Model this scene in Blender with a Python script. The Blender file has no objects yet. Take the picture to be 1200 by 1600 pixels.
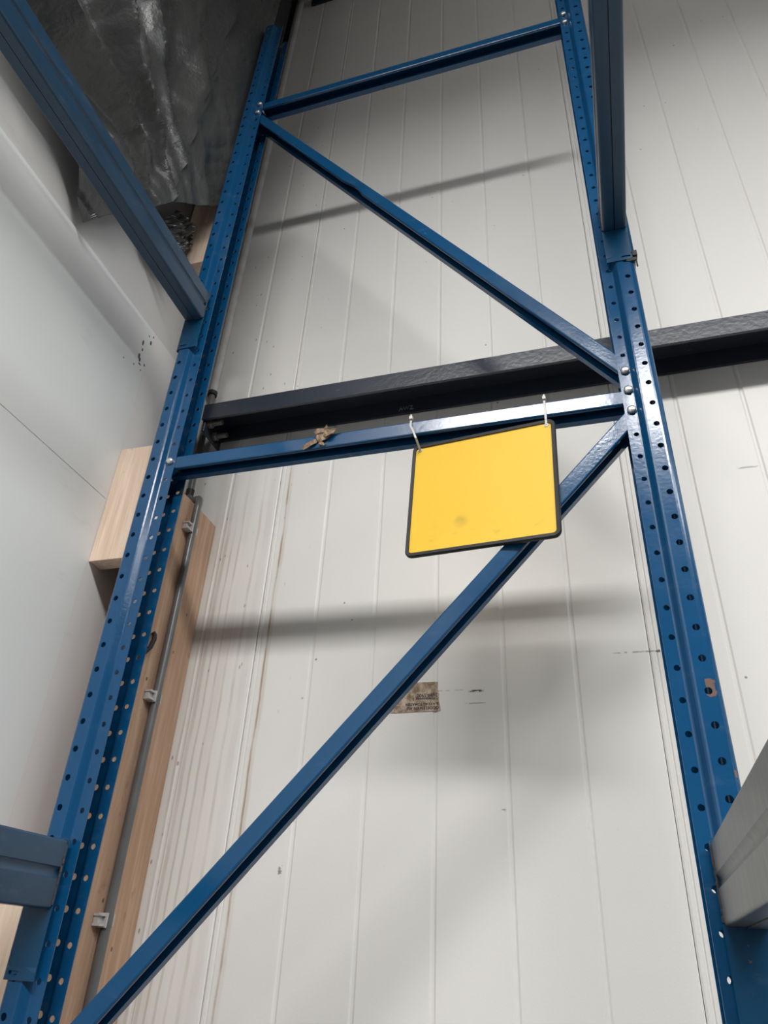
import bpy, bmesh, math, random
from mathutils import Vector, Matrix, noise
random.seed(7)
C = bpy.context.scene.collection
scene = bpy.context.scene
H = 1.5                      # camera height above the floor; "relative" heights below are measured from it
# ------------------------------------------------------------------ camera
cam = bpy.data.cameras.new('camera'); camo = bpy.data.objects.new('camera', cam); C.objects.link(camo)
yaw, pit, rol = -0.316452661, -0.557847701, 0.0561873749
def m3(r): return Matrix(r)
B = m3(((1,0,0),(0,0,-1),(0,1,0)))
Ry = m3(((math.cos(yaw),-math.sin(yaw),0),(math.sin(yaw),math.cos(yaw),0),(0,0,1)))
Rp = m3(((1,0,0),(0,math.cos(pit),-math.sin(pit)),(0,math.sin(pit),math.cos(pit))))
Rr = m3(((math.cos(rol),-math.sin(rol),0),(math.sin(rol),math.cos(rol),0),(0,0,1)))
R = Rr @ Rp @ B @ Ry
M = Matrix((R[0], -R[1], -R[2])).transposed().to_4x4()
M.translation = (0, 0, H)
camo.matrix_world = M
cam.sensor_fit = 'VERTICAL'; cam.sensor_height = 36; cam.lens = 1129.7368 / 1600 * 36
cam.clip_start = 0.05
scene.camera = camo
# ------------------------------------------------------------------ world, light, exposure
w = bpy.data.worlds.new('hall'); scene.world = w; w.use_nodes = True
w.node_tree.nodes['Background'].inputs[0].default_value = (1.0, 0.955, 0.91, 1)
w.node_tree.nodes['Background'].inputs[1].default_value = 0.13
def area(name, loc, sx, sy, power, col, rot=(0,0,0)):
    l = bpy.data.lights.new(name, 'AREA'); l.shape = 'RECTANGLE'; l.size = sx; l.size_y = sy
    l.energy = power; l.color = col
    o = bpy.data.objects.new(name, l); C.objects.link(o); o.location = loc; o.rotation_euler = rot
    return o
l1 = area('area_lamp', (1.1, -2.5, 3.9+H), 5.4, 0.7, 570, (1.0, 0.985, 0.965)); l1.data.spread = math.radians(153)  # overhead tube lamp, placed from the shadows on the back wall
fill_lamp = area('area_lamp', (5.0, -1.2, 3.7+H), 0.5, 5.0, 95, (0.96, 0.99, 1.0), (0, math.radians(22), 0)); fill_lamp.data.spread = math.radians(160)  # unseen fill light added at the right to brighten the left wall
vs = scene.view_settings
vs.view_transform = 'Standard'; vs.look = 'None'; vs.gamma = 1; vs.use_curve_mapping = False
vs.exposure = 0.0
# ------------------------------------------------------------------ helpers
class MB:
    def __init__(s): s.v=[]; s.f=[]; s.mi=[]; s.cur=0
    def add(s, vs_, fs):
        o=len(s.v); s.v += [tuple(p) for p in vs_]; s.f += [tuple(i+o for i in f) for f in fs]; s.mi += [s.cur]*len(fs)
    def box(s, x0,x1,y0,y1,z0,z1):
        s.add([(x0,y0,z0),(x1,y0,z0),(x1,y1,z0),(x0,y1,z0),(x0,y0,z1),(x1,y0,z1),(x1,y1,z1),(x0,y1,z1)],
              [(0,3,2,1),(4,5,6,7),(0,1,5,4),(1,2,6,5),(2,3,7,6),(3,0,4,7)])
    def extrude(s, loop, fn, a, b, caps=True):
        n=len(loop)
        s.add([fn(p,q,a) for p,q in loop]+[fn(p,q,b) for p,q in loop],
              [(i,(i+1)%n,n+(i+1)%n,n+i) for i in range(n)] + ([tuple(range(n-1,-1,-1)), tuple(range(n,2*n))] if caps else []))
    def tube(s, path, r, n=14, caps=True):
        path=[Vector(p) for p in path]; rings=[]; up=None
        for i,p in enumerate(path):
            t=((path[min(i+1,len(path)-1)]-path[max(i-1,0)])).normalized()
            if up is None:
                up=Vector((0,0,1)) if abs(t.z)<.9 else Vector((1,0,0))
            a=(up-t*up.dot(t)).normalized(); up=a; b=t.cross(a)
            rr = r[i] if isinstance(r,(list,tuple)) else r
            rings.append([p+a*rr*math.cos(k*2*math.pi/n)+b*rr*math.sin(k*2*math.pi/n) for k in range(n)])
        vs_=[q for g in rings for q in g]; fs=[]
        for i in range(len(rings)-1):
            for k in range(n): fs.append((i*n+k,i*n+(k+1)%n,(i+1)*n+(k+1)%n,(i+1)*n+k))
        if caps: fs += [tuple(range(n-1,-1,-1)), tuple((len(rings)-1)*n+k for k in range(n))]
        s.add(vs_,fs)
    def build(s, name, mat, parent=None, smooth=False, merge=0.0, bevel=0.0, solid=0.0, solid_off=-1, fixn=True, subdiv=0):
        me=bpy.data.meshes.new(name)
        vs_=[(x,y,z+H) for x,y,z in s.v]
        me.from_pydata(vs_,[],s.f)
        mats = mat if isinstance(mat,(list,tuple)) else [mat]
        for m in mats: me.materials.append(m)
        if len(mats)>1:
            for p,i in zip(me.polygons,s.mi): p.material_index=i
        bm=bmesh.new(); bm.from_mesh(me)
        if merge: bmesh.ops.remove_doubles(bm,verts=bm.verts,dist=merge)
        if fixn: bmesh.ops.recalc_face_normals(bm,faces=bm.faces)
        for f in bm.faces: f.smooth=smooth
        if smooth:
            for e in bm.edges:
                if len(e.link_faces)==2 and e.calc_face_angle(0)>0.7: e.smooth=False
        bm.to_mesh(me); bm.free()
        o=bpy.data.objects.new(name,me); C.objects.link(o)
        if parent is not None:
            o.parent=parent
            acc=Vector(); q=parent
            while q is not None: acc += q.location; q=q.parent
            me.transform(Matrix.Translation(-acc))
        else:
            xs=[v.co.x for v in me.vertices]; ys=[v.co.y for v in me.vertices]; zs=[v.co.z for v in me.vertices]
            c=Vector(((min(xs)+max(xs))/2,(min(ys)+max(ys))/2,min(zs)))
            me.transform(Matrix.Translation(-c)); o.location=c
        if solid:
            m=o.modifiers.new('thick','SOLIDIFY'); m.thickness=solid; m.offset=solid_off
        if subdiv:
            m=o.modifiers.new('sub','SUBSURF'); m.levels=subdiv; m.render_levels=subdiv
        if bevel:
            m=o.modifiers.new('bevel','BEVEL'); m.width=bevel; m.segments=2; m.limit_method='ANGLE'; m.angle_limit=0.6
        return o
def thing(name, label, cat, loc, group=None):
    o=bpy.data.objects.new(name,None); C.objects.link(o); o.location=(loc[0],loc[1],loc[2]+H); o.empty_display_size=.1
    return tag(o,label,cat,group)
def tag(o,label,cat,group=None):
    o['label']=label; o['category']=cat
    if group: o['group']=group
    return o
def struct(o): o['kind']='structure'; return o
# ------------------------------------------------------------------ materials
class N:
    def __init__(s,name):
        s.m=bpy.data.materials.new(name); s.m.use_nodes=True; s.t=s.m.node_tree; s.n=s.t.nodes; s.b=s.n['Principled BSDF']
    def new(s,t,**k):
        n=s.n.new(t)
        for a,v in k.items(): setattr(n,a,v)
        return n
    def set(s,n,i,v):
        if isinstance(v,bpy.types.NodeSocket): s.t.links.new(v,n.inputs[i])
        else: n.inputs[i].default_value=v
    def math(s,op,a,b=0.0,c=0.0,clamp=False):
        n=s.new('ShaderNodeMath',operation=op); n.use_clamp=clamp
        s.set(n,0,a); s.set(n,1,b); s.set(n,2,c); return n.outputs[0]
    def pos(s):
        g=s.new('ShaderNodeNewGeometry'); x=s.new('ShaderNodeSeparateXYZ'); s.t.links.new(g.outputs['Position'],x.inputs[0])
        return g.outputs['Position'],x.outputs[0],x.outputs[1],s.math('SUBTRACT',x.outputs[2],H)
    def vec(s,v,scale):
        m=s.new('ShaderNodeMapping'); s.set(m,0,v); m.inputs['Scale'].default_value=scale; return m.outputs[0]
    def noise(s,v,scale,detail=3,rough=.5):
        n=s.new('ShaderNodeTexNoise'); s.set(n,'Vector',v); n.inputs['Scale'].default_value=scale
        n.inputs['Detail'].default_value=detail; n.inputs['Roughness'].default_value=rough; return n.outputs[0]
    def ss(s,v,a,b):
        n=s.new('ShaderNodeMapRange',interpolation_type='SMOOTHSTEP'); s.set(n,0,v); n.inputs[1].default_value=a; n.inputs[2].default_value=b; return n.outputs[0]
    def mix(s,f,a,b):
        n=s.new('ShaderNodeMix',data_type='RGBA'); s.set(n,0,f)
        for i,v in ((6,a),(7,b)): s.set(n,i,v if isinstance(v,bpy.types.NodeSocket) else (*v,1))
        return n.outputs[2]
    def ramp(s,f,stops):
        n=s.new('ShaderNodeValToRGB'); s.set(n,0,f); e=n.color_ramp.elements
        while len(e)<len(stops): e.new(.5)
        for q,(p,c) in zip(e,stops): q.position=p; q.color=(*c,1)
        return n.outputs[0]
    def bump(s,h,strength,dist):
        n=s.new('ShaderNodeBump'); n.inputs['Strength'].default_value=strength; n.inputs['Distance'].default_value=dist; s.set(n,'Height',h)
        s.t.links.new(n.outputs[0],s.b.inputs['Normal'])
    def out(s,base,rough=.5,metal=0.0,spec=.5):
        s.set(s.b,'Base Color',base if isinstance(base,bpy.types.NodeSocket) else (*base,1)); s.set(s.b,'Roughness',rough); s.set(s.b,'Metallic',metal)
        s.b.inputs['Specular IOR Level'].default_value=spec
        return s.m
def simple(name,col,rough=.5,metal=0,spec=.5,bs=0,bd=.001,bsc=60):
    n=N(name)
    P,x,y,z=n.pos()
    v=n.noise(P,18,4)
    base=n.mix(n.ss(v,.3,.7),tuple(c*.88 for c in col),tuple(min(1,c*1.08) for c in col))
    if bs: n.bump(n.noise(P,bsc,3),bs,bd)
    return n.out(base,rough,metal,spec)
def gauss_line(n,c,x0,wd):            # 1 inside |c-x0|<wd, soft edge
    d=n.math('ABSOLUTE',n.math('SUBTRACT',c,x0)); return n.math('SUBTRACT',1.0,n.ss(d,wd*.4,wd))
def wall_material():
    n=N('wall_sheet'); P,x,y,z=n.pos()
    base=n.mix(n.noise(P,1.2,3),(.70,.685,.655),(.75,.74,.715))
    fine=n.noise(P,220,2)
    # drip stains running down at the left end of the wall
    wob=n.math('MULTIPLY',n.math('SUBTRACT',n.noise(n.vec(P,(0.0,0.0,1.0)),2.6,4),.5),.028)
    xw=n.math('ADD',x,wob); tot=None
    patch=n.ss(n.noise(n.vec(P,(6,6,3)),3,3),.35,.6)
    for x0,wd,s_,zt in ((-.771,.0035,.8,1.3),(-.768,.010,.25,1.3),(-.873,.004,.3,.8),(-.917,.0035,.35,1.1),(-.935,.006,.3,1.2),(-.896,.004,.3,1.2),(-.958,.004,.3,1.1),(-.845,.005,.25,1.25),(-.82,.012,.12,1.3)):
        l=n.math('MULTIPLY',n.math('MULTIPLY',gauss_line(n,xw,x0,wd),s_),n.math('SUBTRACT',1.0,n.ss(z,zt-.25,zt)))
        tot=l if tot is None else n.math('MAXIMUM',tot,l)
    tot=n.math('MULTIPLY',tot,n.math('ADD',n.math('MULTIPLY',patch,.6),.4))
    base=n.mix(tot,base,(.30,.20,.11))
    # brownish damp wash on the left
    wash=n.math('MULTIPLY',n.math('SUBTRACT',1.0,n.ss(x,-1.0,-.72)),n.ss(n.noise(n.vec(P,(14,14,.7)),2,3),.42,.68))
    wash=n.math('MULTIPLY',wash,n.math('SUBTRACT',1.0,n.ss(z,.9,1.9)))
    base=n.mix(n.math('MULTIPLY',wash,.24),base,(.40,.33,.25))
    # scattered dirt specks
    vo=n.new('ShaderNodeTexVoronoi'); n.set(vo,'Vector',P); vo.inputs['Scale'].default_value=17
    sp=n.math('MULTIPLY',n.math('SUBTRACT',1.0,n.ss(vo.outputs[0],.03,.06)),n.ss(n.noise(P,2.3,2),.52,.6))
    base=n.mix(n.math('MULTIPLY',sp,.8),base,(.12,.10,.08))
    vo2=n.new('ShaderNodeTexVoronoi'); n.set(vo2,'Vector',n.vec(P,(1,1,.45))); vo2.inputs['Scale'].default_value=34
    sp2=n.math('MULTIPLY',n.math('SUBTRACT',1.0,n.ss(vo2.outputs[0],.05,.10)),n.math('SUBTRACT',1.0,n.ss(x,-.95,-.62)))
    base=n.mix(n.math('MULTIPLY',sp2,.65),base,(.20,.12,.07))
    # rubbed black marks
    for x0,z0,wx,wz,s_ in ((-.262,.5035,.020,.0035,1),(-.262,.477,.03,.0018,.5),(-.32,.507,.05,.0015,.4),(.075,.570,.06,.0025,.55),(.115,.5695,.006,.004,1),(.37,.992,.03,.003,.55),(-.212,.2625,.006,.005,.7),(-.67,.150,.006,.014,.7)):
        e=n.math('MULTIPLY',gauss_line(n,x,x0,wx),gauss_line(n,z,z0,wz))
        e=n.math('MULTIPLY',n.math('MULTIPLY',e,s_),n.ss(n.noise(n.vec(P,(70,1,110)),1.6,3),.42,.55))
        base=n.mix(e,base,(.06,.06,.055))
    n.bump(fine,.12,.001)
    return n.out(base,n.math('ADD',n.math('MULTIPLY',n.noise(P,5,2),.15),.38),0,.4)
def left_wall_material(name,a,b,specks=False):
    n=N(name); P,x,y,z=n.pos()
    base=n.mix(n.noise(P,2.2,4),a,b)
    sm=n.ss(n.noise(n.vec(P,(1,3,12)),1.4,5,.65),.60,.78)
    base=n.mix(n.math('MULTIPLY',sm,.22),base,(.33,.34,.34))
    vo=n.new('ShaderNodeTexVoronoi'); n.set(vo,'Vector',P); vo.inputs['Scale'].default_value=15
    sp=n.math('MULTIPLY',n.math('SUBTRACT',1.0,n.ss(vo.outputs[0],.03,.06)),n.ss(n.noise(P,3.1,2),.55,.62))
    base=n.mix(n.math('MULTIPLY',sp,.7),base,(.10,.10,.10))
    if specks:
        rs=random.Random(11); tot=None
        for yy,zz,ry,rz in [(1.150,1.386,.0040,.0095),(1.155,1.365,.003,.006),(1.150,1.338,.0045,.010),(1.156,1.330,.004,.008),(1.160,1.318,.006,.003),(1.178,1.412,.004,.008),(1.165,1.425,.003,.003),(1.182,1.437,.003,.004),(1.178,1.330,.003,.005),(1.195,1.372,.003,.004),(1.187,1.352,.0025,.003),(1.140,1.30,.0025,.003),(1.10,1.285,.002,.003),(1.205,1.40,.003,.004),(1.170,1.305,.002,.003),(1.185,1.29,.002,.004)]:
            e=n.math('ADD',n.math('POWER',n.math('DIVIDE',n.math('SUBTRACT',y,yy),ry),2.0),n.math('POWER',n.math('DIVIDE',n.math('SUBTRACT',z,zz),rz),2.0))
            e=n.math('SUBTRACT',1.0,n.ss(e,.5,1.2)); tot=e if tot is None else n.math('MAXIMUM',tot,e)
        sp=n.math('MULTIPLY',tot,.93)
        base=n.mix(sp,base,(.02,.02,.022))
    n.bump(n.noise(P,160,2),.1,.001)
    return n.out(base,.5,0,.4)
def blue_material(name,col,dust,rough,peel):
    n=N(name); P,x,y,z=n.pos()
    base=n.mix(n.noise(P,7,4),tuple(c*.86 for c in col),tuple(c*1.1 for c in col))
    d=n.ss(n.noise(n.vec(P,(5,5,14)),2.6,5,.65),.55,.80)
    base=n.mix(n.math('MULTIPLY',d,dust),base,(.28,.33,.37))
    sc=n.math('MULTIPLY',n.ss(n.noise(n.vec(P,(30,30,9)),3.1,4,.7),.68,.74),n.ss(n.noise(P,2.2,2),.5,.65))
    base=n.mix(n.math('MULTIPLY',sc,.5),base,(.30,.40,.50))
    ch=n.math('MULTIPLY',n.ss(n.noise(P,42,4,.6),.69,.72),n.ss(n.noise(P,4.2,2),.57,.64))
    for x0,z0,rx,rz in ((.151,.366,.012,.022),(.1625,.205,.006,.022),(.1615,.245,.003,.008)):
        e=n.math('MULTIPLY',gauss_line(n,x,x0,rx),gauss_line(n,z,z0,rz)); ch=n.math('MAXIMUM',ch,n.ss(n.math('MULTIPLY',e,n.noise(P,95,4,.6)),.34,.42))
    base=n.mix(n.math('MULTIPLY',ch,.8),base,(.22,.12,.07))
    n.bump(n.noise(P,140,2),peel,.0006)
    return n.out(base,n.math('ADD',n.math('MULTIPLY',n.noise(P,9,3),.16),rough),0,.5)
def wood_material(name,a,b,knot):
    n=N(name); P,x,y,z=n.pos()
    g=n.noise(n.vec(P,(26,26,1.5)),2.2,4,.6)
    g2=n.noise(n.vec(P,(150,150,5)),1.3,3,.6)
    base=n.mix(n.ss(g,.35,.68),a,b)
    base=n.mix(n.math('MULTIPLY',n.ss(g2,.45,.7),.35),base,tuple(c*.78 for c in a))
    k=n.ss(n.noise(n.vec(P,(10,10,7)),2.3,3,.6),.64,.72)
    base=n.mix(n.math('MULTIPLY',k,.55),base,knot)
    vo=n.new('ShaderNodeTexVoronoi'); n.set(vo,'Vector',n.vec(P,(1,1,.7))); vo.inputs['Scale'].default_value=15
    base=n.mix(n.math('MULTIPLY',n.math('SUBTRACT',1.0,n.ss(vo.outputs[0],.03,.06)),.8),base,(.05,.035,.03))
    n.bump(g2,.12,.001)
    return n.out(base,.62,0,.3)
M_wall=wall_material()
M_left=left_wall_material('left_wall_board',(.74,.765,.76),(.79,.81,.805),True)
M_left2=left_wall_material('left_wall_corner_board',(.75,.735,.725),(.78,.765,.755))
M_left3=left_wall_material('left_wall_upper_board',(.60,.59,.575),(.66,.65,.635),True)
M_post=blue_material('upright_blue',(.004,.068,.178),.08,.09,.24)
M_brace=blue_material('brace_blue',(.004,.064,.165),.06,.09,.24)
M_beam=blue_material('beam_grey_blue',(.015,.050,.098),.16,.22,.2)
M_conn=blue_material('connector_blue',(.005,.056,.130),.08,.18,.2)
M_zinc=None
def zinc():
    n=N('galvanised_steel'); P,x,y,z=n.pos()
    a=n.noise(n.vec(P,(4,26,5)),2.2,5,.65); b=n.noise(n.vec(P,(4,60,6)),2.0,4,.6)
    base=n.mix(n.ss(a,.32,.7),(.085,.095,.095),(.19,.20,.20))
    base=n.mix(n.math('MULTIPLY',n.ss(b,.55,.75),.5),base,(.34,.35,.345))
    base=n.mix(n.math('MULTIPLY',n.math('MULTIPLY',n.ss(n.noise(P,24,3),.52,.66),n.ss(y,.98,1.09)),.6),base,(.24,.14,.07))
    n.bump(a,.08,.001)
    return n.out(base,n.math('ADD',n.math('MULTIPLY',a,.25),.24),.62,.5)
M_zinc=zinc()
M_girt=N('dark_girt_paint'); _P,_x,_y,_z=M_girt.pos(); M_girt.bump(M_girt.noise(_P,85,2),.22,.002)
_s=M_girt.ss(M_girt.noise(M_girt.vec(_P,(7,40,40)),2.2,5,.65),.66,.74)
M_girt=M_girt.out(M_girt.mix(M_girt.math('MULTIPLY',_s,.35),(.028,.035,.050),(.20,.20,.19)),.26,0,.5)
M_bolt=simple('bolt_zinc',(.62,.61,.58),.28,.75)
M_black=simple('black_rubber',(.018,.018,.018),.55,0,.4,.2)
M_yellow=None
def yellow():
    n=N('yellow_board'); P,x,y,z=n.pos()
    base=n.mix(n.noise(P,9,4),(.86,.53,.035),(.90,.575,.05))
    dd=n.math('SQRT',n.math('ADD',n.math('POWER',n.math('SUBTRACT',x,-.222),2.0),n.math('POWER',n.math('SUBTRACT',z,.712),2.0)))
    sp=n.math('SUBTRACT',1.0,n.ss(dd,.002,.020))
    base=n.mix(n.math('MULTIPLY',n.math('MULTIPLY',sp,n.noise(P,70,3)),.6),base,(.20,.14,.04))
    sm=n.math('MULTIPLY',n.ss(n.noise(n.vec(P,(9,9,20)),3,5,.65),.56,.74),n.math('SUBTRACT',1.0,n.ss(z,.66,.76)))
    base=n.mix(n.math('MULTIPLY',sm,.35),base,(.45,.29,.05))
    return n.out(base,.5,0,.35)
M_yellow=yellow()
M_tie=simple('clear_nylon',(.62,.60,.56),.4)
M_wood=wood_material('fresh_timber',(.72,.54,.41),(.84,.68,.55),(.46,.29,.19))
M_plank=wood_material('brown_plank',(.46,.29,.19),(.58,.395,.28),(.32,.17,.10))
M_pipe=simple('grey_conduit',(.12,.125,.125),.32)
M_pipe2=simple('pale_sleeve',(.50,.49,.47),.5)
M_clip=simple('grey_clip',(.52,.51,.50),.45)
M_col=simple('black_steel',(.008,.009,.012),.45)
M_floor=simple('concrete',(.045,.044,.042),.7,0,.3)
M_ceil=simple('roof_sheet',(.20,.195,.19),.7,0,.3)
M_label=None
def label_mat():
    n=N('brown_label'); P,x,y,z=n.pos()
    base=n.mix(n.ss(n.noise(n.vec(P,(30,1,22)),2.2,5,.7),.32,.68),(.20,.13,.08),(.58,.48,.38))
    w_=n.ss(n.noise(n.vec(P,(8,1,60)),2.6,4,.7),.60,.66)
    base=n.mix(n.math('MULTIPLY',w_,.5),base,(.62,.56,.48))
    return n.out(base,.6,0,.3)
M_label=label_mat()
M_ink=simple('black_ink',(.02,.015,.015),.6)
M_chalk=simple('white_chalk',(.30,.30,.29),.9)
M_rust=simple('rusty_weld',(.085,.065,.055),.75,.3,.4,.8,.004,120)
M_scrap=wood_material('brown_tape_scrap',(.20,.125,.075),(.42,.31,.21),(.07,.04,.03))
def tarp_mat():
    n=N('dark_tarpaulin'); P,x,y,z=n.pos()
    base=n.mix(n.noise(P,4,4),(.045,.050,.048),(.085,.087,.085))
    h=n.noise(n.vec(P,(1,1.3,.8)),20,4,.55)
    n.bump(h,.45,.012)
    return n.out(base,n.math('ADD',n.math('MULTIPLY',n.noise(P,14,3),.2),.20),0,.6)
M_tarp=tarp_mat()
def film_mat():
    n=N('dusty_film'); P,x,y,z=n.pos(); n.bump(n.noise(P,60,4),.5,.006)
    n.b.inputs['Transmission Weight'].default_value=.25
    return n.out((.10,.10,.097),.25,0,.6)
M_film=film_mat()
# ------------------------------------------------------------------ setting
WY=1.5; LX=-1.085; FL=-H
def wall_panel(x0,x1,z0,z1,parent):
    b=MB(); pr=[(x0+.0006,WY+.012),(x0+.0006,WY+.002),(x0+.004,WY)]
    def groove(xc,wd,dp): pr.extend([(xc-wd/2,WY),(xc-wd*.18,WY+dp),(xc+wd*.18,WY+dp),(xc+wd/2,WY)])
    groove(x0+.0125,.006,.0022)
    k=x0+.15
    while k<x1-.05: groove(k,.012,.0021); k+=.1497
    pr += [(x1-.004,WY),(x1-.0006,WY+.002),(x1-.0006,WY+.012)]
    n=len(pr); zs=[z0,z1]
    b.add([(p,q,z0) for p,q in pr]+[(p,q,z1) for p,q in pr],[(i,i+1,n+i+1,n+i) for i in range(n-1)])
    # back face closes the sheet
    b.add([(x0+.0015,WY+.012,z0),(x1-.0015,WY+.012,z0),(x1-.0015,WY+.012,z1),(x0+.0015,WY+.012,z1)],[(0,1,2,3)])
    o=b.build('panel',M_wall,parent,fixn=False)
    return o
b=MB(); b.box(-1.9,2.9,WY+.013,WY+.10,FL,5.0)
wb=struct(b.build('wall_back',simple('panel_core',(.40,.40,.38),.6)))
for i in range(5):
    x0=-1.70+.8985*i+.0015
    struct(wall_panel(x0,x0+.8985,FL,4.9,wb))
b=MB(); b.box(LX-.12,LX-.013,-3.2,WY+.012,FL,5.0)
wl=struct(b.build('wall_left',simple('board_core',(.03,.03,.03),.8)))
def lpanel(y0,y1,z0,z1,m,rec=0.0):
    b=MB(); b.box(LX-.012-rec*.0,LX-rec,y0,y1,z0,z1); o=b.build('panel',m,wl); struct(o)
lpanel(-3.2,1.1833,FL,.9047,M_left)
lpanel(-3.2,1.1833,.9067,1.4535,M_left)
lpanel(1.1837,1.4985,FL,1.4535,M_left2)
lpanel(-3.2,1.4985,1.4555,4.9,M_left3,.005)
b=MB(); b.box(-1.9,4.5,-5.5,1.7,FL-.1,FL); struct(b.build('floor',M_floor))
b=MB(); b.box(-1.9,4.5,-5.5,1.7,5.0,5.1); struct(b.build('ceiling',M_ceil))
# ------------------------------------------------------------------ dark steelwork on the wall
def channel_down(b,x0,x1,y0,y1,zt,h,t):
    loop=[(y0,zt-h),(y0,zt-.004),(y0+.004,zt),(y1-.004,zt),(y1,zt-.004),(y1,zt-h),(y1-t,zt-h),(y1-t*1.4,zt-t*1.3),(y0+t*1.4,zt-t*1.3),(y0+t,zt-h)]
    b.extrude(loop,lambda p,q,a:(a,p,q),x0,x1)
def bolt_head(b,c,axis,r,h,n=6):
    a=Vector(axis).normalized(); c=Vector(c)
    b.tube([c,c+a*h*.75,c+a*h],[r,r,r*.82],n)
g=thing('steel_girt','dark grey steel channel girt crossing the wall behind the blue frame','girt',(.4,1.44,1.297))
b=MB(); channel_down(b,-1.0185,2.8,1.385,1.4985,1.3545,.0575,.008); b.build('channel',M_girt,g)
b=MB(); b.box(-1.0185,-1.0105,1.394,1.492,1.262,1.345); b.build('end_plate',M_girt,g,bevel=.001)
for yy,zz in ((1.415,1.300),(1.450,1.281)):
    b=MB(); b.tube([(-1.015,yy,zz),(-.967,yy,zz)],.0075,10); bolt_head(b,(-1.0105,yy,zz),(1,0,0),.0135,.012); b.build('bolt',simple('grimy_bolt',(.20,.20,.18),.45,.6),g)
# chalk scribble on the girt
b=MB()
def stroke(pts,r=.0011): b.tube([(x,1.3865+.004,z) for x,z in pts],r,5)
sx,sz=-.458,1.2895
for k,pts in enumerate([[(0,-.010),(.004,.004),(.008,-.009)],[(.002,-.004),(.010,-.003)],[(.012,.002),(.016,-.008),(.020,.003),(.023,-.008),(.025,.002)],[(.028,.004),(.036,.003),(.030,-.009),(.039,-.008)]]):
    b.tube([(sx+p*1.05,1.386+.012+.002*k,sz+.0085*0+q*.0+.0065-.001*k) for p,q in pts],.0010,5) if False else b.tube([(sx+p*1.05,1.4865-.004,sz+q+.02) for p,q in pts],.0010,5)
b.build('chalk_mark',M_chalk,g)
g2=thing('steel_girt','dark steel girt high on the wall at the top edge of the photo','girt',(.4,1.44,4.05))
b=MB(); channel_down(b,-1.0185,2.8,1.385,1.4985,4.090,.0575,.008); b.build('channel',M_girt,g2)
for xx in (-.60,-.42):
    b=MB(); bolt_head(b,(xx,1.44,4.10),(0,0,-1),.011,.022); b.build('bolt',M_bolt,g2)
b=MB()
x0,x1,y0,y1=-1.083,-1.021,1.335,1.384; t=.007
b.extrude([(x0,y0),(x1,y0),(x1,y0+t),((x0+x1)/2+t/2,y0+t),((x0+x1)/2+t/2,y1-t),(x1,y1-t),(x1,y1),(x0,y1),(x0,y1-t),((x0+x1)/2-t/2,y1-t),((x0+x1)/2-t/2,y0+t),(x0,y0+t)],lambda p,q,a:(p,q,a),FL,5.0)
tag(b.build('steel_column',M_col),'black steel column in the wall corner behind the left upright','column')
# ------------------------------------------------------------------ timber
t_=thing('plank_casing','brown plank casing boxed in at the wall corner behind the left upright','plank',(-1.0,1.38,FL))
for y0,y1,dx in ((1.236,1.3795,0.0),(1.3810,1.4985,.0005)):
    b=MB(); b.box(-1.018,-.976+dx,y0,y1,FL,1.000); b.build('plank',M_plank,t_,bevel=.0015)
def block(z0,z1,label,dy=0):
    b=MB(); b.box(LX+.0005,-.9505,1.188+dy,1.231+dy,z0,z1)
    tag(b.build('timber_block',M_wood,bevel=.0012),label,'timber','timber spacers between wall and left upright')
block(.739,1.054,'pale timber block between left wall and upright, level with the yellow board')
block(1.735,2.07,'pale timber block under the dark tarpaulin, beside the upper left beam')
block(-.42,.110,'pale timber block below the lower left beam, at the left edge')
# ------------------------------------------------------------------ conduit
pc=thing('conduit','grey conduit pipe clipped to the brown plank casing and rising up the corner','pipe',(-.964,1.38,FL))
path=[(-.963,1.378,FL),(-.963,1.378,.985),(-.9635,1.380,1.000),(-.968,1.387,1.014),(-.985,1.408,1.034),(-1.03,1.445,1.058),(-1.055,1.464,1.075),(-1.066,1.475,1.095),(-1.068,1.477,1.12),(-1.068,1.477,1.49)]
b=MB(); b.tube(path,.0095,16); b.build('pipe',M_pipe,pc,smooth=True)
b=MB(); b.tube([(-1.068,1.477,1.475),(-1.068,1.477,1.488)],.0150,16); b.build('end_ring',M_black,pc,smooth=True)
b=MB(); b.tube([(-1.068,1.477,1.06),(-1.068,1.477,1.12)],.0118,16); b.build('coupling',M_black,pc,smooth=True)
b=MB(); b.tube([(-1.071,1.483,1.485),(-1.071,1.483,4.9)],.0125,18); b.build('sleeve',M_pipe2,pc,smooth=True)
for zz in (.917,.480,.045):
    b=MB(); y=1.378; x=-.963
    # saddle clip: base pad, two jaws and a strap round the pipe
    b.box(-.9755,-.970,y-.026,y+.018,zz-.009,zz+.009)
    b.box(-.9755,-.958,y-.030,y-.0105,zz-.0105,zz-.006); b.box(-.9755,-.958,y-.030,y-.0105,zz+.006,zz+.0105); b.box(-.9755,-.964,y-.028,y-.0105,zz-.006,zz+.006)
    b.box(-.9755,-.957,y+.0105,y+.014,zz-.011,zz+.011)
    b.box(-.9755,-.955,y-.014,y-.0103,zz-.0125,zz+.0125)
    b.build('clip',M_clip,pc,bevel=.0008)
b=MB(); b.tube([(-.985,1.262,.505),(-.978,1.285,.53),(-.972,1.306,.556),(-.966,1.320,.578),(-.966,1.3275,.600),(-.967,1.327,.610),(-.970,1.322,.615)],.0055,10)
tag(b.build('cable_end',M_black,smooth=True),'short black cable end curling out beside the left upright','cable')
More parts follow.
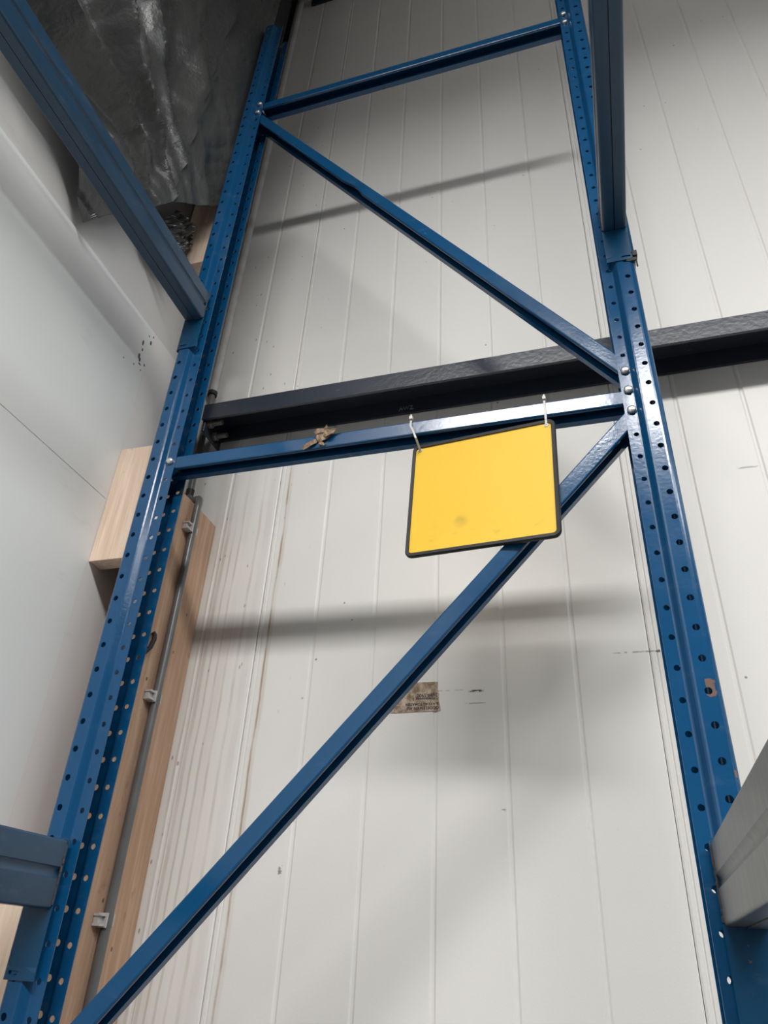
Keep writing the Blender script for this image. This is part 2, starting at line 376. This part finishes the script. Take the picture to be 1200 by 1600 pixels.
# ------------------------------------------------------------------ rack frame
fr=thing('upright_frame','blue perforated steel rack frame with two posts and riveted braces','rack frame',(-.39,1.165,FL))
YN,YF=1.1236,1.2065; D=.0145; UI=.0685
def cell_row(b,pA,pB,k,holes):
    """one flat strip from pA to pB (x,y) with a round hole in every 50 mm cell"""
    (xa,ya),(xb,yb)=pA,pB
    cu,off,r=holes                          # hole centre fraction, height offset, radius
    n=12; L=math.hypot(xb-xa,yb-ya); ux=(xb-xa)/L; uy=(yb-ya)/L
    for i in range(k[0],k[1]):
        z0=k[2]+.05*i; z1=z0+.05; zc=z0+off; uc=cu*L
        def pt(u,z): return (xa+ux*u,ya+uy*u,z)
        inner=[(uc+r*math.cos(math.pi/4+2*math.pi*a/n),zc+r*math.sin(math.pi/4+2*math.pi*a/n)) for a in range(n)]
        corners=[(L,z1),(0,z1),(0,z0),(L,z0)]
        vs_=[pt(*q) for q in inner]+[pt(*q) for q in corners]
        fs=[(n+k,n+(k+1)%4,*[(3*(k+1)-j)%n for j in range(4)]) for k in range(4)]
        b.add(vs_,fs)
def arc_bend(p0,p1,p2,r,seg=3):
    p0,p1,p2=Vector(p0),Vector(p1),Vector(p2); a=(p0-p1).normalized(); c=(p2-p1).normalized()
    A=p1+a*r; Cc=p1+c*r; return [tuple(A*(1-t)**2+p1*2*t*(1-t)+Cc*t*t) for t in [i/seg for i in range(seg+1)]]
def post(x0,sgn,zo,zi,top):
    X=lambda u:x0+sgn*u
    # half profile from web centre to the inner lip (u, depth from near plane)
    corner=[(0,.0415),(0,.009),(.009,0),(.036,0),(.0455,D),(UI,D)]
    kz=(0,int(round((top-FL)/.05)),FL+zi-.025)
    b=MB()
    for near in (True,False):
        Yv=(lambda d:YN+d) if near else (lambda d:YF-d)
        pr=[(0,.0415)]
        for i in range(1,5): pr += arc_bend(corner[i-1],corner[i],corner[i+1],.0032,2)
        pr.append(corner[-1])
        pts=[(X(u),Yv(d)) for u,d in pr]
        for i in range(len(pr)-1):
            (u0,d0),(u1,d1)=pr[i],pr[i+1]
            if abs(d0)<1e-6 and abs(d1)<1e-6 and u1-u0>.01:
                cell_row(b,pts[i],pts[i+1],kz,((.0185-u0)/(u1-u0),.025+zo-zi,.0056))
            elif abs(d0-D)<1e-6 and abs(d1-D)<1e-6 and u1-u0>.008:
                cell_row(b,pts[i],pts[i+1],kz,((.0545-u0)/(u1-u0),.025,.0049))
            else:
                for q in range(kz[1]):
                    z0=kz[2]+.05*q; z1=z0+.05; (xa,ya),(xb,yb)=pts[i],pts[i+1]
                    b.add([(xa,ya,z0),(xb,yb,z0),(xb,yb,z1),(xa,ya,z1)],[(0,1,2,3)])
    o=b.build('post',M_post,fr,merge=.0004,solid=.002,solid_off=0,fixn=True)
    bb=MB(); bb.box(x0-.02 if sgn>0 else x0-UI-.02,x0+UI+.02 if sgn>0 else x0+.02,YN-.02,YF+.02,FL,FL+.006)
    bb.build('base_plate',M_post,fr)
    return o
post(-.949,1,.004,.001,3.0)
post(.165,-1,.011,.003,3.0)
BY0,BY1=1.1405,1.1880
def brace(name,p,q,hh=.0165,dent=None):
    """U channel open on its lower side, along p->q in the frame plane"""
    p,q=Vector(p),Vector(q); d=q-p; L=d.length; d/=L; n=Vector((-d.y,d.x)); 
    if n.y<0: n=-n
    t=.0022; r=.003
    lo=-hh
    loop=[(BY0,lo+r),(BY0,hh-r),(BY0+r*.3,hh-r*.3),(BY0+r,hh),(BY1-r,hh),(BY1-r*.3,hh-r*.3),(BY1,hh-r),(BY1,lo),(BY1-.015,lo),(BY1-.015,lo+.010),(BY1-.015+t,lo+.010),(BY1-.015+t,lo+t),(BY1-t,lo+t),(BY1-t,hh-t),(BY0+t,hh-t),(BY0+t,lo+t),(BY0+.007,lo+t),(BY0+.007,lo),(BY0+r,lo),(BY0+r*.3,lo+r*.3)]
    stations=[0,L]
    if dent: stations=[0]+[dent+k*.012 for k in range(-6,7)]+[L]
    b=MB(); m=len(loop); vs_=[]; fs=[]
    for s in stations:
        for y,h in loop:
            hh2=h; yy=y
            if dent and abs(s-dent)<.061 and h<-hh*.5 and y<BY0+.019:
                k=math.cos((s-dent)/.061*math.pi/2)**2; hh2=h+.0085*k; yy=y+.003*k
            c=p+d*s+n*hh2; vs_.append((c.x,yy,c.y))
    for i in range(len(stations)-1):
        for k in range(m): fs.append((i*m+k,i*m+(k+1)%m,(i+1)*m+(k+1)%m,(i+1)*m+k))
    e=(len(stations)-1)*m; fs += [tuple(range(m)),tuple(e+k for k in range(m))]
    b.add(vs_,fs); return b.build(name,M_brace,fr)
brace('horizontal_brace',(-.908,.9495),(.124,.9480),.0172)
brace('horizontal_brace',(-.908,2.4360),(.124,2.4440),.0172)
k1=-1.349; brace('diagonal_brace',(-.905,1.5035+k1*(-.905+.2466)),(.118,1.5035+k1*(.118+.2466)),.0158,dent=.665)
k2=1.098; brace('diagonal_brace',(-.905,.2203+k2*(-.905+.5126)),(.117,.2203+k2*(.117+.5126)),.0158)
brace('horizontal_brace',(-.908,-.62),(.124,-.62),.0172)
for x,z in ((.1095,1.011),(.1095,.961),(.1095,.911),(.1095,2.464),(.1095,2.414),(-.8935,.951),(-.8935,2.441),(-.8935,2.391),(-.8935,-.209)):
    b=MB(); a=Vector((0,-1,0)); c=Vector((x,YN+D-.001,z))
    b.tube([c,c+a*.0045,c+a*.0060,c+a*.0072],[.0085,.0085,.0074,.0045],12)
    b.tube([c,c-a*.058],.0045,8)
    b.build('bolt',M_bolt,fr,smooth=True)
# ------------------------------------------------------------------ beams
def rack_beam(label,xa,xb,z0,z1,inner,mat,yend,pin,cbot):
    """box beam between xa..xb with connector on the upright; inner=+1: visible side faces +x"""
    root=thing('rack_beam',label,'beam',((xa+xb)/2,yend-1.25,z0),'rack beams hooked on the uprights')
    w_=xb-xa; h=z1-z0; r=.0045; xm=(xa+xb)/2; gz=z0+h*.50
    def corner(cx,cz,a0):
        return [(cx+r*math.cos(a0+i*math.pi/6),cz+r*math.sin(a0+i*math.pi/6)) for i in range(4)]
    L=[]
    L+=corner(xa+r,z0+r,math.pi)
    L+=[(xm-.0012,z0),(xm-.0012,z0+.004),(xm+.0012,z0+.004),(xm+.0012,z0-.0016),(xb-r-.004,z0-.0016)]
    L+=corner(xb-r,z0+r-.0016,-math.pi/2)
    g_=[(0,-.0075),(.0012,-.0065),(.004,-.001),(.0046,.002),(.0042,.0045),(.0012,.0085),(0,.0095)]
    L+=[(xb-p,gz+q) for p,q in g_]
    L+=corner(xb-r,z1-r,0)
    L+=corner(xa+r,z1-r,math.pi/2)
    L+=[(xa+p,gz+q) for p,q in reversed(g_)]
    b=MB(); b.extrude(L,lambda p,q,a:(p,a,q),yend-2.6,yend); b.build('box_beam',mat,root,fixn=True,smooth=True)
    # connector: front plate with a slot, and a side leg on the outer face
    ca,cb=xa-.002,xb+.0005
    b=MB(); zt=z1+.004; yo=1.1222
    n=16; sxc=(ca+.014) if inner>0 else (cb-.013); szc=cbot+.010
    rim=[(sxc+.0095*math.copysign(abs(math.cos(a))**.5,math.cos(a)),szc+.0030*math.copysign(abs(math.sin(a))**.5,math.sin(a))) for a in [2*math.pi*i/n for i in range(n)]]
    zc1=szc+.008; rect=[]
    for a in [2*math.pi*i/n for i in range(n)]:
        c,s=math.cos(a),math.sin(a); tx=((cb-sxc) if c>0 else sxc-ca)/max(abs(c),1e-9); tz=(zc1-szc if s>0 else szc-cbot)/max(abs(s),1e-9); tt=min(tx,tz); rect.append((sxc+c*tt,szc+s*tt))
    vs_=[(p,yo,q) for p,q in rim]+[(p,yo,q) for p,q in rect]; fs=[]
    cs=[(cb,zc1),(ca,zc1),(ca,cbot),(cb,cbot)]
    for i in range(n):
        j=(i+1)%n; o1,o2=rect[i],rect[j]; cc=None
        same=abs(o1[0]-o2[0])<1e-7 or abs(o1[1]-o2[1])<1e-7
        if not same:
            for c_ in cs:
                if (abs(c_[0]-o1[0])<1e-7 or abs(c_[1]-o1[1])<1e-7) and (abs(c_[0]-o2[0])<1e-7 or abs(c_[1]-o2[1])<1e-7): cc=c_
        if cc is None: fs.append((i,n+i,n+j,j))
        else: vs_.append((cc[0],yo,cc[1])); fs.append((i,n+i,len(vs_)-1,n+j,j))
    b.add(vs_,fs)
    b.add([(ca,yo,zc1),(cb,yo,zc1),(cb,yo,zt),(ca,yo,zt)],[(0,1,2,3)])
    xs=ca if inner>0 else cb; sg=-1 if inner>0 else 1; xo=xs+sg*.004
    b.add([(xs,yo,cbot),(xo,yo+.004,cbot),(xo,yo+.060,cbot),(xs,yo,zt),(xo,yo+.004,zt),(xo,yo+.060,zt)],[(0,1,4,3),(1,2,5,4)])
    b.build('connector',M_conn,root,merge=.0002,solid=.0035,solid_off=0)
    # weld along the beam end
    wx=xb if inner>0 else xa
    b=MB(); pts=[]; rr=[]
    for i in range(22):
        f=i/21; pts.append((wx+random.uniform(-.0008,.0008),yend+.001,z0+.004+(h-.008)*f)); rr.append(random.uniform(.0010,.0022))
    b.tube(pts,rr,6); b.build('weld_bead',M_rust,root)
    if pin:
        b=MB(); px=xo; b.box(px-.004,px+.006,yo-.004,yo+.012,cbot+.006,cbot+.022); b.box(px-.018,px+.003,yo-.001,yo+.002,cbot-.006,cbot+.004); b.box(px+.001,px+.004,yo,yo+.004,cbot-.024,cbot+.008); b.build('safety_clip',M_black,root,bevel=.001)
    return root
rack_beam('dusty blue box beam at upper left, running in front of the dark tarpaulin',-.9426,-.8915,1.400,1.496,1,M_beam,1.1190,False,1.300)
rack_beam('grey blue box beam end at lower left, above the pale timber block',-.9450,-.8930,.051,.151,1,M_beam,1.1190,False,-.049)
rack_beam('blue box beam at upper right, rising overhead toward the viewer',.1115,.1625,1.4145,1.512,-1,M_beam,1.1190,True,1.311)
rack_beam('galvanised grey steel box beam at the lower right edge',.1125,.1635,.060,.158,-1,M_zinc,1.1190,False,-.062)
# ------------------------------------------------------------------ yellow sign and its ties
def sign():
    k=1.121/1.128
    TL,TR,BR,BL=[Vector(q)*k for q in ((-.3288,1.1744,.9229),(-.0341,1.137,.9158),(-.0382,1.128,.647),(-.333,1.1654,.6541))]
    c=(TL+TR+BR+BL)/4; W=(TR-TL).length; Hh=(TL-BL).length
    ex=(TR-TL).normalized(); ez=(TL-BL); ez=(ez-ex*ez.dot(ex)).normalized(); ey=ez.cross(ex)
    def rr(w_,h_,r,n=6):
        L=[]
        for sx_,sz_,a0 in ((1,1,0),(-1,1,90),(-1,-1,180),(1,-1,270)):
            for i in range(n+1):
                a=math.radians(a0+90*i/n); L.append((sx_*(w_/2-r)+r*math.cos(a),sz_*(h_/2-r)+r*math.sin(a)))
        return L
    def P(u,v,d): return tuple(c+ex*u+ez*v+ey*d)
    root=thing('hanging_sign','blank yellow board with black edge hanging from the blue cross brace','sign',(c.x,c.y,c.z-Hh/2))
    b=MB(); L=rr(W-.008,Hh-.008,.009); b.extrude(L,lambda p,q,a:P(p,q,a),-.0022,.0022); b.build('board',M_yellow,root)
    b=MB(); n=28; o_=rr(W,Hh,.014); i_=rr(W-.016,Hh-.016,.007); m=len(o_)
    vs_=[];
    md=[((a[0]*.97+d_[0]*.03),(a[1]*.97+d_[1]*.03)) for a,d_ in zip(o_,i_)]
    rings=[(i_,-.0045),(rr(W-.003,Hh-.003,.0125),-.0052),(o_,-.002),(o_,.002),(rr(W-.003,Hh-.003,.0125),.0052),(i_,.0045)]
    for lo,d_ in rings: vs_ += [P(p,q,d_) for p,q in lo]
    fs=[]
    for k in range(6):
        k2_=(k+1)%6
        for i in range(m): fs.append((k*m+i,k*m+(i+1)%m,k2_*m+(i+1)%m,k2_*m+i))
    # the channel between the two inner lips (front to back) is the board's edge
    b.add(vs_,fs); b.build('edge_trim',M_black,root)
    for sx_ in (-1,1):
        b=MB(); cc=c+ex*(sx_*(W/2-.017))+ez*(Hh/2-.013)
        ring=[]
        b.tube([cc-ey*.0036,cc-ey*.0022],[.0042,.0046],12); b.build('eyelet',M_tie,root)
    return c,ex,ez,ey,W,Hh
c,ex,ez,ey,W,Hh=sign()
def tie(sx_,xt,label,rad):
    q=c+ex*(sx_*(W/2-.017))+ez*(Hh/2-.013)
    top=.968; f=BY0-.0025
    path=[q-ey*.0040,Vector((q.x*.8+xt*.2,min(f-.004,q.y-.006),q.z+.012)),Vector((q.x*.4+xt*.6,f-.003,.935)),Vector((xt,f-.0015,.952)),Vector((xt,f,.9668)),Vector((xt,f+.004,.9695)),Vector((xt,BY1-.004,.9695)),Vector((xt,BY1+.0025,.965)),Vector((xt,BY1+.0025,.932)),Vector((q.x,BY1-.008,.922)),q+ey*.0040,q-ey*.0040]
    b=MB()
    # flat strap: sweep a thin rectangle
    sm=[]
    for i in range(len(path)-1):
        for k in range(3): sm.append(path[i].lerp(path[i+1],k/3))
    sm.append(path[-1])
    for i in range(len(sm)-1):
        p0,p1=sm[i],sm[i+1]; d=(p1-p0); 
        nrm=Vector((0,d.z,-d.y)); nrm=nrm.normalized()*.0007 if nrm.length>1e-6 else Vector((0,0,.0007))
        wv=Vector((.0021,0,0))
        b.add([p0-wv-nrm,p0+wv-nrm,p0+wv+nrm,p0-wv+nrm,p1-wv-nrm,p1+wv-nrm,p1+wv+nrm,p1-wv+nrm],[(0,1,5,4),(1,2,6,5),(2,3,7,6),(3,0,4,7),(0,3,2,1),(4,5,6,7)])
    root=thing('cable_tie',label,'cable tie',(xt,f,.93),'cable ties holding the sign')
    b.build('strap',M_tie,root)
    b=MB(); b.box(xt-.0036,xt+.0036,f-.004,f+.0035,.9690,.9765); b.box(xt-.0018,xt+.0018,f-.0015,f+.001,.976,.983); b.build('lock_head',M_tie,root,bevel=.0008)
tie(-1,-.3245,'pale nylon cable tie at the left corner of the yellow sign',0)
tie(1,-.0500,'pale nylon cable tie at the right corner of the yellow sign',0)
# ------------------------------------------------------------------ paper label on the wall
lb=thing('wall_label','torn brown upside down printed paper label stuck on the wall panel','label',(-.40,1.4995,.463))
b=MB()
outl=[(-.346,.5275),(-.470,.5290),(-.474,.4640),(-.440,.4622),(-.339,.4632),(-.3405,.475),(-.3435,.487),(-.3425,.500),(-.3465,.512)]
b.extrude(outl,lambda p,q,a:(p,a,q),WY-.0012,WY-.0002); b.build('paper',M_label,lb)
def text(body,xr,zb,size,sx_=1.0):
    cu=bpy.data.curves.new('t','FONT'); cu.body=body; cu.size=size; cu.extrude=.0001; cu.offset=.00022; cu.align_x='LEFT'; cu.space_character=1.02
    to=bpy.data.objects.new('t',cu); C.objects.link(to); bpy.context.view_layer.update()
    me=bpy.data.meshes.new_from_object(to); bpy.data.objects.remove(to); me.name='printed_text'
    # upside down on the wall: local x runs to -X, local y runs to -Z, facing -Y
    o=bpy.data.objects.new('printed_text',me); C.objects.link(o); o.parent=lb
    T=Matrix(((-sx_,0,0,xr),(0,0,-1,WY-.0014),(0,-1,0,zb+H),(0,0,0,1)))
    me.transform(Matrix.Translation(-lb.location) @ T); me.materials.append(M_ink)
text('ODDELEN EN AU',-.3425,.4735,.0088,1.02)
text('& AXDAUTOMATEN',-.3435,.4818,.0080,.98)
text('Vredeseweg 1',-.3510,.4935,.0088,.98)
text('2699-5900',-.3455,.5020,.0108,.98)
# ------------------------------------------------------------------ scrap of torn tape on the brace
b=MB(); rnd=random.Random(3)
def leaf(p,q,w0,w1,y,tw):
    p,q=Vector((p[0],0,p[1])),Vector((q[0],0,q[1])); d=(q-p).normalized(); n_=Vector((-d.z,0,d.x)); K=8; vs_=[]; fs=[]
    for i in range(K+1):
        f=i/K; ww=w0*(1-f)+w1*f; ww*= (.55+.45*math.sin(math.pi*min(1,f*1.1+.12))) 
        for j in (-1,-.3,.35,1):
            pt=p.lerp(q,f)+n_*ww*j*(1+rnd.uniform(-.15,.15)); vs_.append((pt.x,y-abs(j)*tw*rnd.uniform(.3,1)+rnd.uniform(-.0015,.0015)-.003*math.sin(f*7),pt.z))
    for i in range(K):
        for j in range(3): a=i*4+j; fs.append((a,a+1,a+5,a+4))
    b.add(vs_,fs)
leaf((-.563,.9290),(-.522,.9600),.0055,.0070,1.136,.003)
leaf((-.532,.9500),(-.502,.9680),.0120,.0090,1.1345,-.004)
leaf((-.515,.9560),(-.486,.9740),.0100,.0060,1.1335,.004)
leaf((-.540,.9700),(-.512,.9840),.0070,.0080,1.139,.003)
leaf((-.528,.9420),(-.512,.9360),.0050,.0040,1.1375,.002)
tag(b.build('tape_scrap',M_scrap,solid=.0008,solid_off=0),'crumpled scrap of brown torn tape stuck on the blue cross brace','scrap')
# ------------------------------------------------------------------ tarpaulin
def lerp_tab(tab,v):
    if v<=tab[0][0]: return tab[0][1]
    for (a,p),(c_,q) in zip(tab,tab[1:]):
        if v<=c_: f=(v-a)/(c_-a); return p+(q-p)*f
    return tab[-1][1]
bot=[(.10,1.60),(.45,1.60),(.66,1.60),(.735,1.545),(.80,1.475),(.825,1.455),(.86,1.525),(.93,1.63),(1.0,1.756),(1.085,1.856),(1.136,1.915),(1.168,1.965),(1.205,2.03)]
b=MB(); NY,NZ=230,210; vs_=[]; fs=[]; TOP=4.6
for j in range(NZ+1):
    for i in range(NY+1):
        y=.10+(1.181-.10)*i/NY; zb=lerp_tab(bot,y); f=(j/NZ)**1.35; z=zb+(TOP-zb)*f
        # folds fan out from where the sheet is gathered beside the upright
        dy,dz=1.15-y,z-1.66
        ang=math.degrees(math.atan2(dz,max(dy,1e-4)))+9*noise.noise(Vector((y*3,z*3,1))); rad=math.hypot(dy,dz)
        amp=min(.085,.15*max(0,rad-.13))*max(0,min(1,(z-1.50)/.22))
        fold=0
        for c0,wl_,wr_,a_ in ((-4,6,7,.6),(8,6,7,1.3),(20,4,4,.35),(33,7,7,1.3),(47,6,6,.45),(58,8,9,.7),(75,12,9,.45),(96,16,12,.3)):
            d=ang-c0; d=d/wr_ if d>0 else -d/wl_
            fold += a_*max(0,1-d)**1.15
        n1=noise.noise(Vector((y*7,z*5,2)))*.016+noise.noise(Vector((y*19+z*6,z*11,5)))*.006+abs(noise.noise(Vector((y*13-z*8,z*6,9))))*.010
        bulge=.060*max(0,1-((z-1.78)/.38)**2)*max(0,min(1,(1.10-y)/.25)) if z>1.5 else 0
        if z<=1.5: bulge=.0
        lowf=max(0,min(1,(z-1.49)/.10))
        x=-1.060+ (fold*amp+n1+bulge)*(.12+.88*lowf) + .03*max(0,min(1,(z-2.2)/1.5))
        out=lerp_tab([(.92,0),(1.0,.045),(1.06,.065),(1.13,.078),(1.18,.088)],y); x=min(x,-1.040)+out if y>1.0 else x+out
        if y>.97: x=min(x,-.958)
        x=max(x,LX+.006)
        vs_.append((x,y,z))
for j in range(NZ):
    for i in range(NY): a=j*(NY+1)+i; fs.append((a,a+1,a+NY+2,a+NY+1))
b.add(vs_,fs)
tag(b.build('tarpaulin',M_tarp,smooth=True,solid=.0012,solid_off=0),'dark creased plastic tarpaulin hanging on the left wall above the beam','tarpaulin')
# crumpled film below it
b=MB(); vs_=[]; fs=[]; GY,GZ=26,34
for j in range(GZ+1):
    for i in range(GY+1):
        u=i/GY*2-1; v=j/GZ*2-1
        ed=1-.28*abs(noise.noise(Vector((u*2.2,v*2.2,4))))-.22*(v*v)
        y=1.100+u*.066*ed+v*.030; z=1.735+v*.118*(1-.12*abs(noise.noise(Vector((u*2,7,1)))))
        q=Vector((u*1.5,v*2.1,2.3)); q2=Vector((u*3.3+v*1.4,v*3.2-u,6.1))
        x=-1.020+.060*(.5-abs(noise.noise(q)))-.030+.034*(.4-abs(noise.noise(q2)))+.010*noise.noise(q2*2.3)-.030*(u*u)
        vs_.append((max(-1.078,x),y,z))
for j in range(GZ):
    for i in range(GY): a=j*(GY+1)+i; fs += [(a,a+1,a+GY+2),(a,a+GY+2,a+GY+1)]
b.add(vs_,fs)
tag(b.build('plastic_film',M_film,solid=.0008,solid_off=0),'crumpled dusty plastic film hanging between upper left beam and timber block','plastic')
